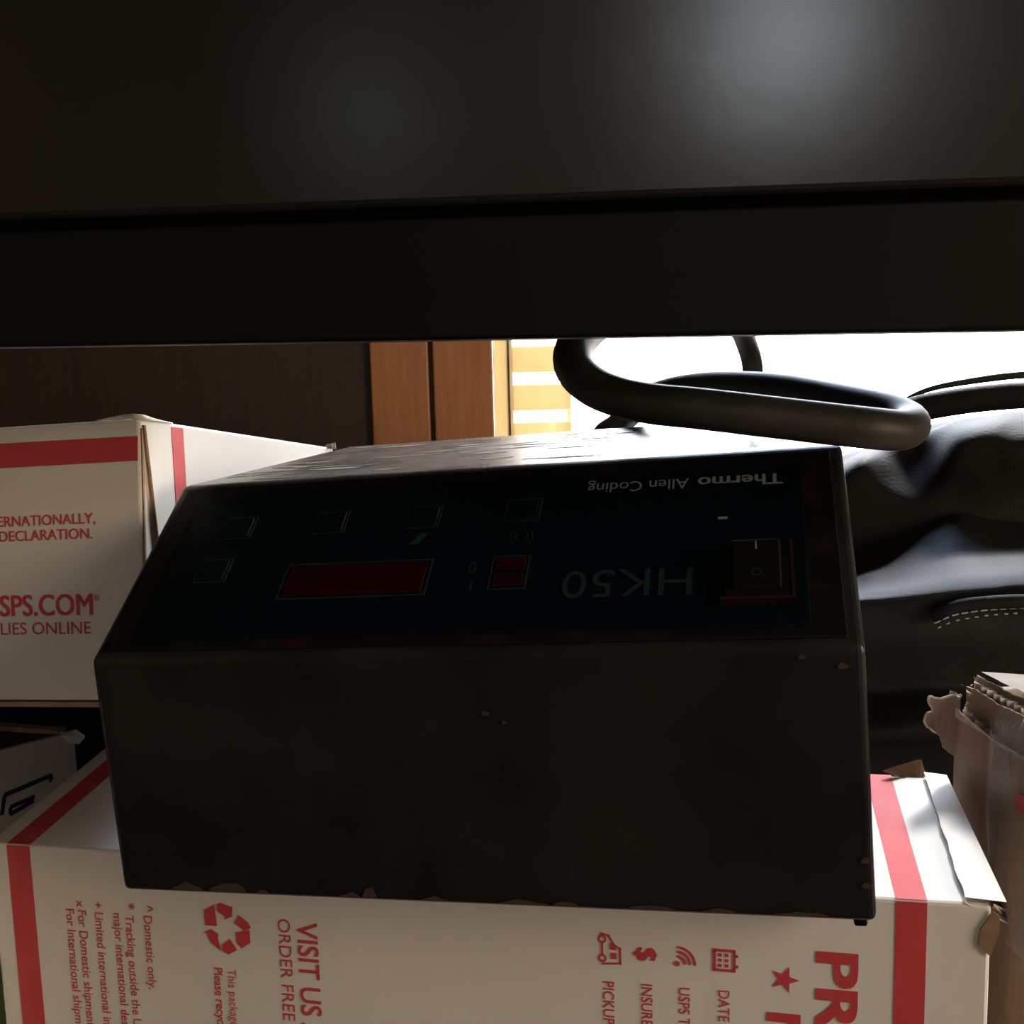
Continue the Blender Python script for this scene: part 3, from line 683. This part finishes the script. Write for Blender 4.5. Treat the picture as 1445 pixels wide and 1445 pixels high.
ragged('middle_liner', .0044, z_in, -.0005, KL, zl, .0006, KRAFT, seed=2)
flute(.0052, .0086, lambda y: z_in(y)+.0026, 0, KL, .006, FIBRE)
ragged('inner_liner', .0088, z_top, -.001, KL, zl, .0006, KRAFT, seed=4)
ragged('torn_rim', -.0004, lambda y: z_out(y)+.0008, -.0005, .066, kz-.0125, .0005, FIBRE, seed=1, label='pale torn paper rim')
bm = bmesh.new()
nx, ny = 10, 14; g = []
for i in range(nx+1):
    g.append([bm.verts.new(kp(.010+.25*i/nx, KL*j/ny, kz+.0022+.0010*noise.noise(V((i*.7, j*.5, 1)))+(.003 if i == 0 else 0))) for j in range(ny+1)])
for i in range(nx):
    for j in range(ny): bm.faces.new((g[i][j], g[i+1][j], g[i+1][j+1], g[i][j+1]))
bmesh.ops.solidify(bm, geom=list(bm.faces), thickness=.003)
from_bm('top_flap', bm, FLAPM, kb, 'pale top flap', True)
# torn ear of outer paper sticking out at the far corner
ear = [(1352, 1062), (1345, 1066), (1330, 1054), (1326, 1042), (1318, 1032), (1309, 1026), (1302, 1020), (1299, 1012), (1303, 1004), (1312, 1001), (1308, 992), (1305, 985), (1308, 980), (1316, 984), (1330, 984), (1346, 981), (1356, 981)]
eP = P0 + KX*.001; en = V((.15, -1, 0)).normalized()
bm = bmesh.new()
outl = spline([hit(x, y, eP, en) for x, y in ear], 3)
outl = [p + V((.0004*noise.noise(p*900), 0, .0005*noise.noise(p*700))) + en*(.004*max(0, (eP.x-p.x)/.02)**1.5) for p in outl]
slab(bm, outl, -en, .0007); from_bm('torn_ear', bm, KRAFT, kb, 'torn brown paper ear')
bm = bmesh.new(); tube_bm(bm, [p+en*.0001 for p in outl[12:]], .0005, 6); from_bm('torn_fringe', bm, FIBRE, kb)
random.seed(5)
bm = bmesh.new()
for k in range(16):
    c_ = kp(random.uniform(-.001, .010), random.uniform(-.002, .006), kz-.004+random.uniform(-.003, .008))
    r = random.uniform(.0008, .0018); vs = [c_+V((random.uniform(-r, r), random.uniform(-r, r), random.uniform(-r, r)*1.4)) for _ in range(4)]
    v = [bm.verts.new(p) for p in vs]
    for f in ((0, 1, 2), (0, 1, 3), (1, 2, 3), (0, 2, 3)): bm.faces.new([v[i] for i in f])
tag(from_bm('paper_fibres', bm, FIBRE, kb), None, None, kind='stuff')
# clear tape over the side, crumpled
bm = bmesh.new(); ny, nz = 14, 26; g = []
ty0 = (hit(1404, 1040, KO, KX)-KO).dot(KY)
for i in range(ny+1):
    y = ty0+.034*i/ny
    col_ = []
    for j in range(nz+1):
        z = kz+.0005-(.085)*j/nz
        x = -.0014-.0016*abs(noise.noise(V((y*55, z*28, 2)))) + (.004 if j == 0 else 0)
        if j < 3: z -= .0012*noise.noise(V((y*90, 0, 0)))
        col_.append(bm.verts.new(kp(x, y+.002*noise.noise(V((z*40, i*.2, 5))), z)))
    g.append(col_)
for i in range(ny):
    for j in range(nz): bm.faces.new((g[i][j], g[i+1][j], g[i+1][j+1], g[i][j+1]))
bmesh.ops.solidify(bm, geom=list(bm.faces), thickness=.0002)
from_bm('packing_tape', bm, TAPE, kb, 'crumpled clear packing tape', True)
bm = bmesh.new(); slab(bm, [kp(-.0006, .0425, kz-.026), kp(-.0006, .058, kz-.026), kp(-.0006, .058, kz-.032), kp(-.0006, .0425, kz-.032)], -KX, .0003); from_bm('red_mark', bm, RED, kb)

# ------------------------------------------------------------------ black leather bag behind
COLS = [1168, 1215, 1250, 1300, 1350, 1400, 1445, 1560, 1680]
ROWS = [  # (Y ahead, pixel rows per column)
 (.86, [662, 640, 630, 613, 594, 586, 579, 577, 605]),
 (.83, [664, 641, 631, 615, 597, 588, 581, 579, 607]),
 (.80, [676, 648, 648, 645, 615, 600, 600, 600, 622]),
 (.785, [695, 665, 672, 680, 645, 630, 634, 630, 650]),
 (.78, [725, 705, 710, 712, 695, 690, 690, 690, 700]),
 (.78, [790, 775, 765, 742, 722, 728, 732, 735, 750]),
 (.768, [815, 800, 787, 756, 730, 738, 742, 746, 760]),
 (.70, [828, 818, 812, 795, 782, 782, 782, 784, 795]),
 (.620, [842, 838, 834, 826, 818, 815, 812, 812, 820]),
 (.600, [849, 847, 845, 840, 834, 830, 826, 826, 832]),
 (.603, [858, 857, 855, 851, 845, 841, 837, 838, 845]),
 (.606, [875, 875, 874, 872, 870, 868, 866, 868, 872]),
 (.606, [905, 905, 905, 905, 905, 905, 905, 905, 905]),
 (.612, [950, 950, 950, 950, 950, 950, 950, 950, 950]),
 (.610, [980, 979, 977, 974, 976, 984, 990, 990, 990]),
 (.588, [1000, 998, 996, 993, 993, 1000, 1004, 1004, 1004]),
 (.562, [1027, 1026, 1024, 1020, 1018, 1022, 1024, 1024, 1024]),
 (.564, [1046, 1045, 1044, 1042, 1040, 1040, 1040, 1040, 1040]),
 (.606, [1060, 1060, 1060, 1060, 1060, 1060, 1060, 1060, 1060]),
]
valley = {2: [0, -.005, .010, .016, -.012, -.01, -.004, .0, 0], 3: [.0, -.004, .010, .009, -.012, -.012, -.012, 0, 0]}
bg_ = thing('leather_bag', 'black leather bag with rolled handles slumped behind the torn brown box', 'bag', tuple(V((.33, .76, 0))))
def crm(vals, t):
    n = len(vals)-1; i = min(int(t), n-1); u = t-i
    a, b, c, d = vals[max(i-1, 0)], vals[i], vals[i+1], vals[min(i+2, n)]
    return .5*((2*b)+(c-a)*u+(2*a-5*b+4*c-d)*u*u+(3*b-a-3*c+d)*u**3)
grid = []; NC, NR = 72, 5
for ci in range(NC+1):
    t = ci/NC*(len(COLS)-1); px = crm(COLS, t); pts = []
    for ri, (Y, ys) in enumerate(ROWS):
        pts.append(at(px, crm(ys, t), Y + (crm(valley[ri], t) if ri in valley else 0)))
    f0 = pts[-1].copy(); fm = V((pts[-1].x, pts[-1].y+.004, .10)); fl = V((pts[-1].x, pts[-1].y+.01, .004))
    topb = pts[0]
    back = [V((topb.x, 1.0, .006)), V((topb.x, 1.02, .12)), V((topb.x, .98, topb.z-.06)), V((topb.x, .93, topb.z-.012))]
    prof_ = back + pts + [fm, fl]
    grid.append(spline(prof_, NR))
def cap_rows(sec, dx):                               # rounded ends of the bag
    n = len(sec); c_ = V((sum(p.x for p in sec)/n, sum(p.y for p in sec)/n, sum(p.z for p in sec)/n*.85)); out = []
    for k in (1, 2, 3, 4):
        th = k/4*1.35
        out.append([V((p.x+dx*math.sin(th), c_.y+(p.y-c_.y)*(.25+.75*math.cos(th)), max(.003, c_.z+(p.z-c_.z)*(.25+.75*math.cos(th))))) for p in sec])
    return out
grid = cap_rows(grid[0], -.016)[::-1] + grid + cap_rows(grid[-1], .05)
bm = bmesh.new(); vg = []
for ci, col_ in enumerate(grid):
    row = []
    for p in col_:
        q = p + V((0, -1, .5))*(.0028*noise.noise(p*14) + .0012*noise.noise(p*38)) * (1 if p.z > .02 else 0)
        row.append(bm.verts.new(q))
    vg.append(row)
for a, b in zip(vg, vg[1:]):
    for i in range(len(a)-1): bm.faces.new((a[i], a[i+1], b[i+1], b[i]))
    bm.faces.new((a[-1], a[0], b[0], b[-1]))
bm.faces.new(vg[0]); bm.faces.new(vg[-1][::-1])
from_bm('bag_body', bm, LEATHER, bg_, None, True)
# pocket seam: rolled piping with two rows of stitches
pip = spline([at(1318, 871, .6000), at(1335, 862, .5955), at(1360, 855, .5935), at(1400, 851, .5915), at(1445, 849, .5895), at(1540, 848, .5915), at(1600, 852, .5975)], 8)
tube('piping', pip, .0042, LEATHER, bg_, None, 12)
for dy, L, sk in ((12, .0036, 0), (21, .0018, .0015)):
    pth = spline([at(1322, 866+dy, .5935), at(1345, 857+dy*.95, .5910), at(1370, 853+dy*.9, .5900), at(1400, 850+dy*.85, .5890), at(1445, 848+dy*.8, .5875)], 30)
    acc = 0; last = pth[0]; nxt = sk
    for p in pth[1:]:
        acc += (p-last).length
        if acc >= nxt:
            d = (p-last).normalized()
            bm = bmesh.new(); tube_bm(bm, [p-d*L/2, p+V((0, -.0003, 0)), p+d*L/2], .00045, 6)
            from_bm('stitch', bm, THREAD, bg_); nxt += .0053
        last = p
# handles
h1 = spline([at(1270, 614, .82), at(1264, 606, .80), at(1258, 597, .76), at(1268, 587, .725), at(1300, 576, .72), at(1350, 567, .72), at(1400, 561, .72), at(1445, 558, .72), at(1520, 557, .73), at(1600, 570, .74), at(1630, 600, .77), at(1640, 640, .81)], 8)
tube('handle', h1, [.004+.005*min(1, i/14) for i in range(len(h1))], LEATHER, bg_)
h2 = spline([at(1236, 655, .95), at(1246, 600, .93), at(1270, 570, .93), at(1310, 550, .93), at(1370, 538, .93), at(1445, 529, .93), at(1540, 526, .93), at(1620, 545, .93), at(1650, 620, .93)], 8)
tube('handle', h2, [.0004+.0028*min(1, i/(len(h2)*.55)) for i in range(len(h2))], LEATHER, bg_)  # taper imitates the strap fading into window glare at its left end

# ------------------------------------------------------------------ thick black cable looped over the controller
cb = [up(.150, US+UD+.0035, .088), up(.150, US+UD+.026, .089), up(.146, US+UD+.044, .103), at(850, 622, .645), at(872, 600, .625), at(893, 580, .59), at(918, 563, .55), at(950, 553, .52), at(1000, 547, .495), at(1050, 547, .475), at(1110, 552, .455), at(1170, 563, .435), at(1225, 575, .415),
      at(1270, 588, .398), at(1284, 600, .385), at(1268, 607, .374), at(1225, 604, .368), at(1170, 598, .368), at(1110, 591, .369), at(1050, 584, .370), at(980, 576, .374), at(920, 570, .379), at(875, 561, .384), at(838, 546, .39), at(813, 524, .395), at(808, 500, .402), at(820, 476, .415),
      at(850, 452, .44), at(900, 440, .50), at(960, 434, .58), at(1012, 440, .66), at(1042, 462, .72), at(1056, 492, .75), at(1062, 520, .76), at(1061, 560, .77), at(1040, 620, .80), V((.15, .86, .2)), V((.14, .92, .05)), V((.12, 1.0, .0075)), V((-.1, 1.4, .0075))]
cp_ = spline(cb, 10)
tag(tube('power_cable', cp_, .0073, RUBBER, None, None, 20), 'thick black cable looped over the top of the black controller', 'cable')
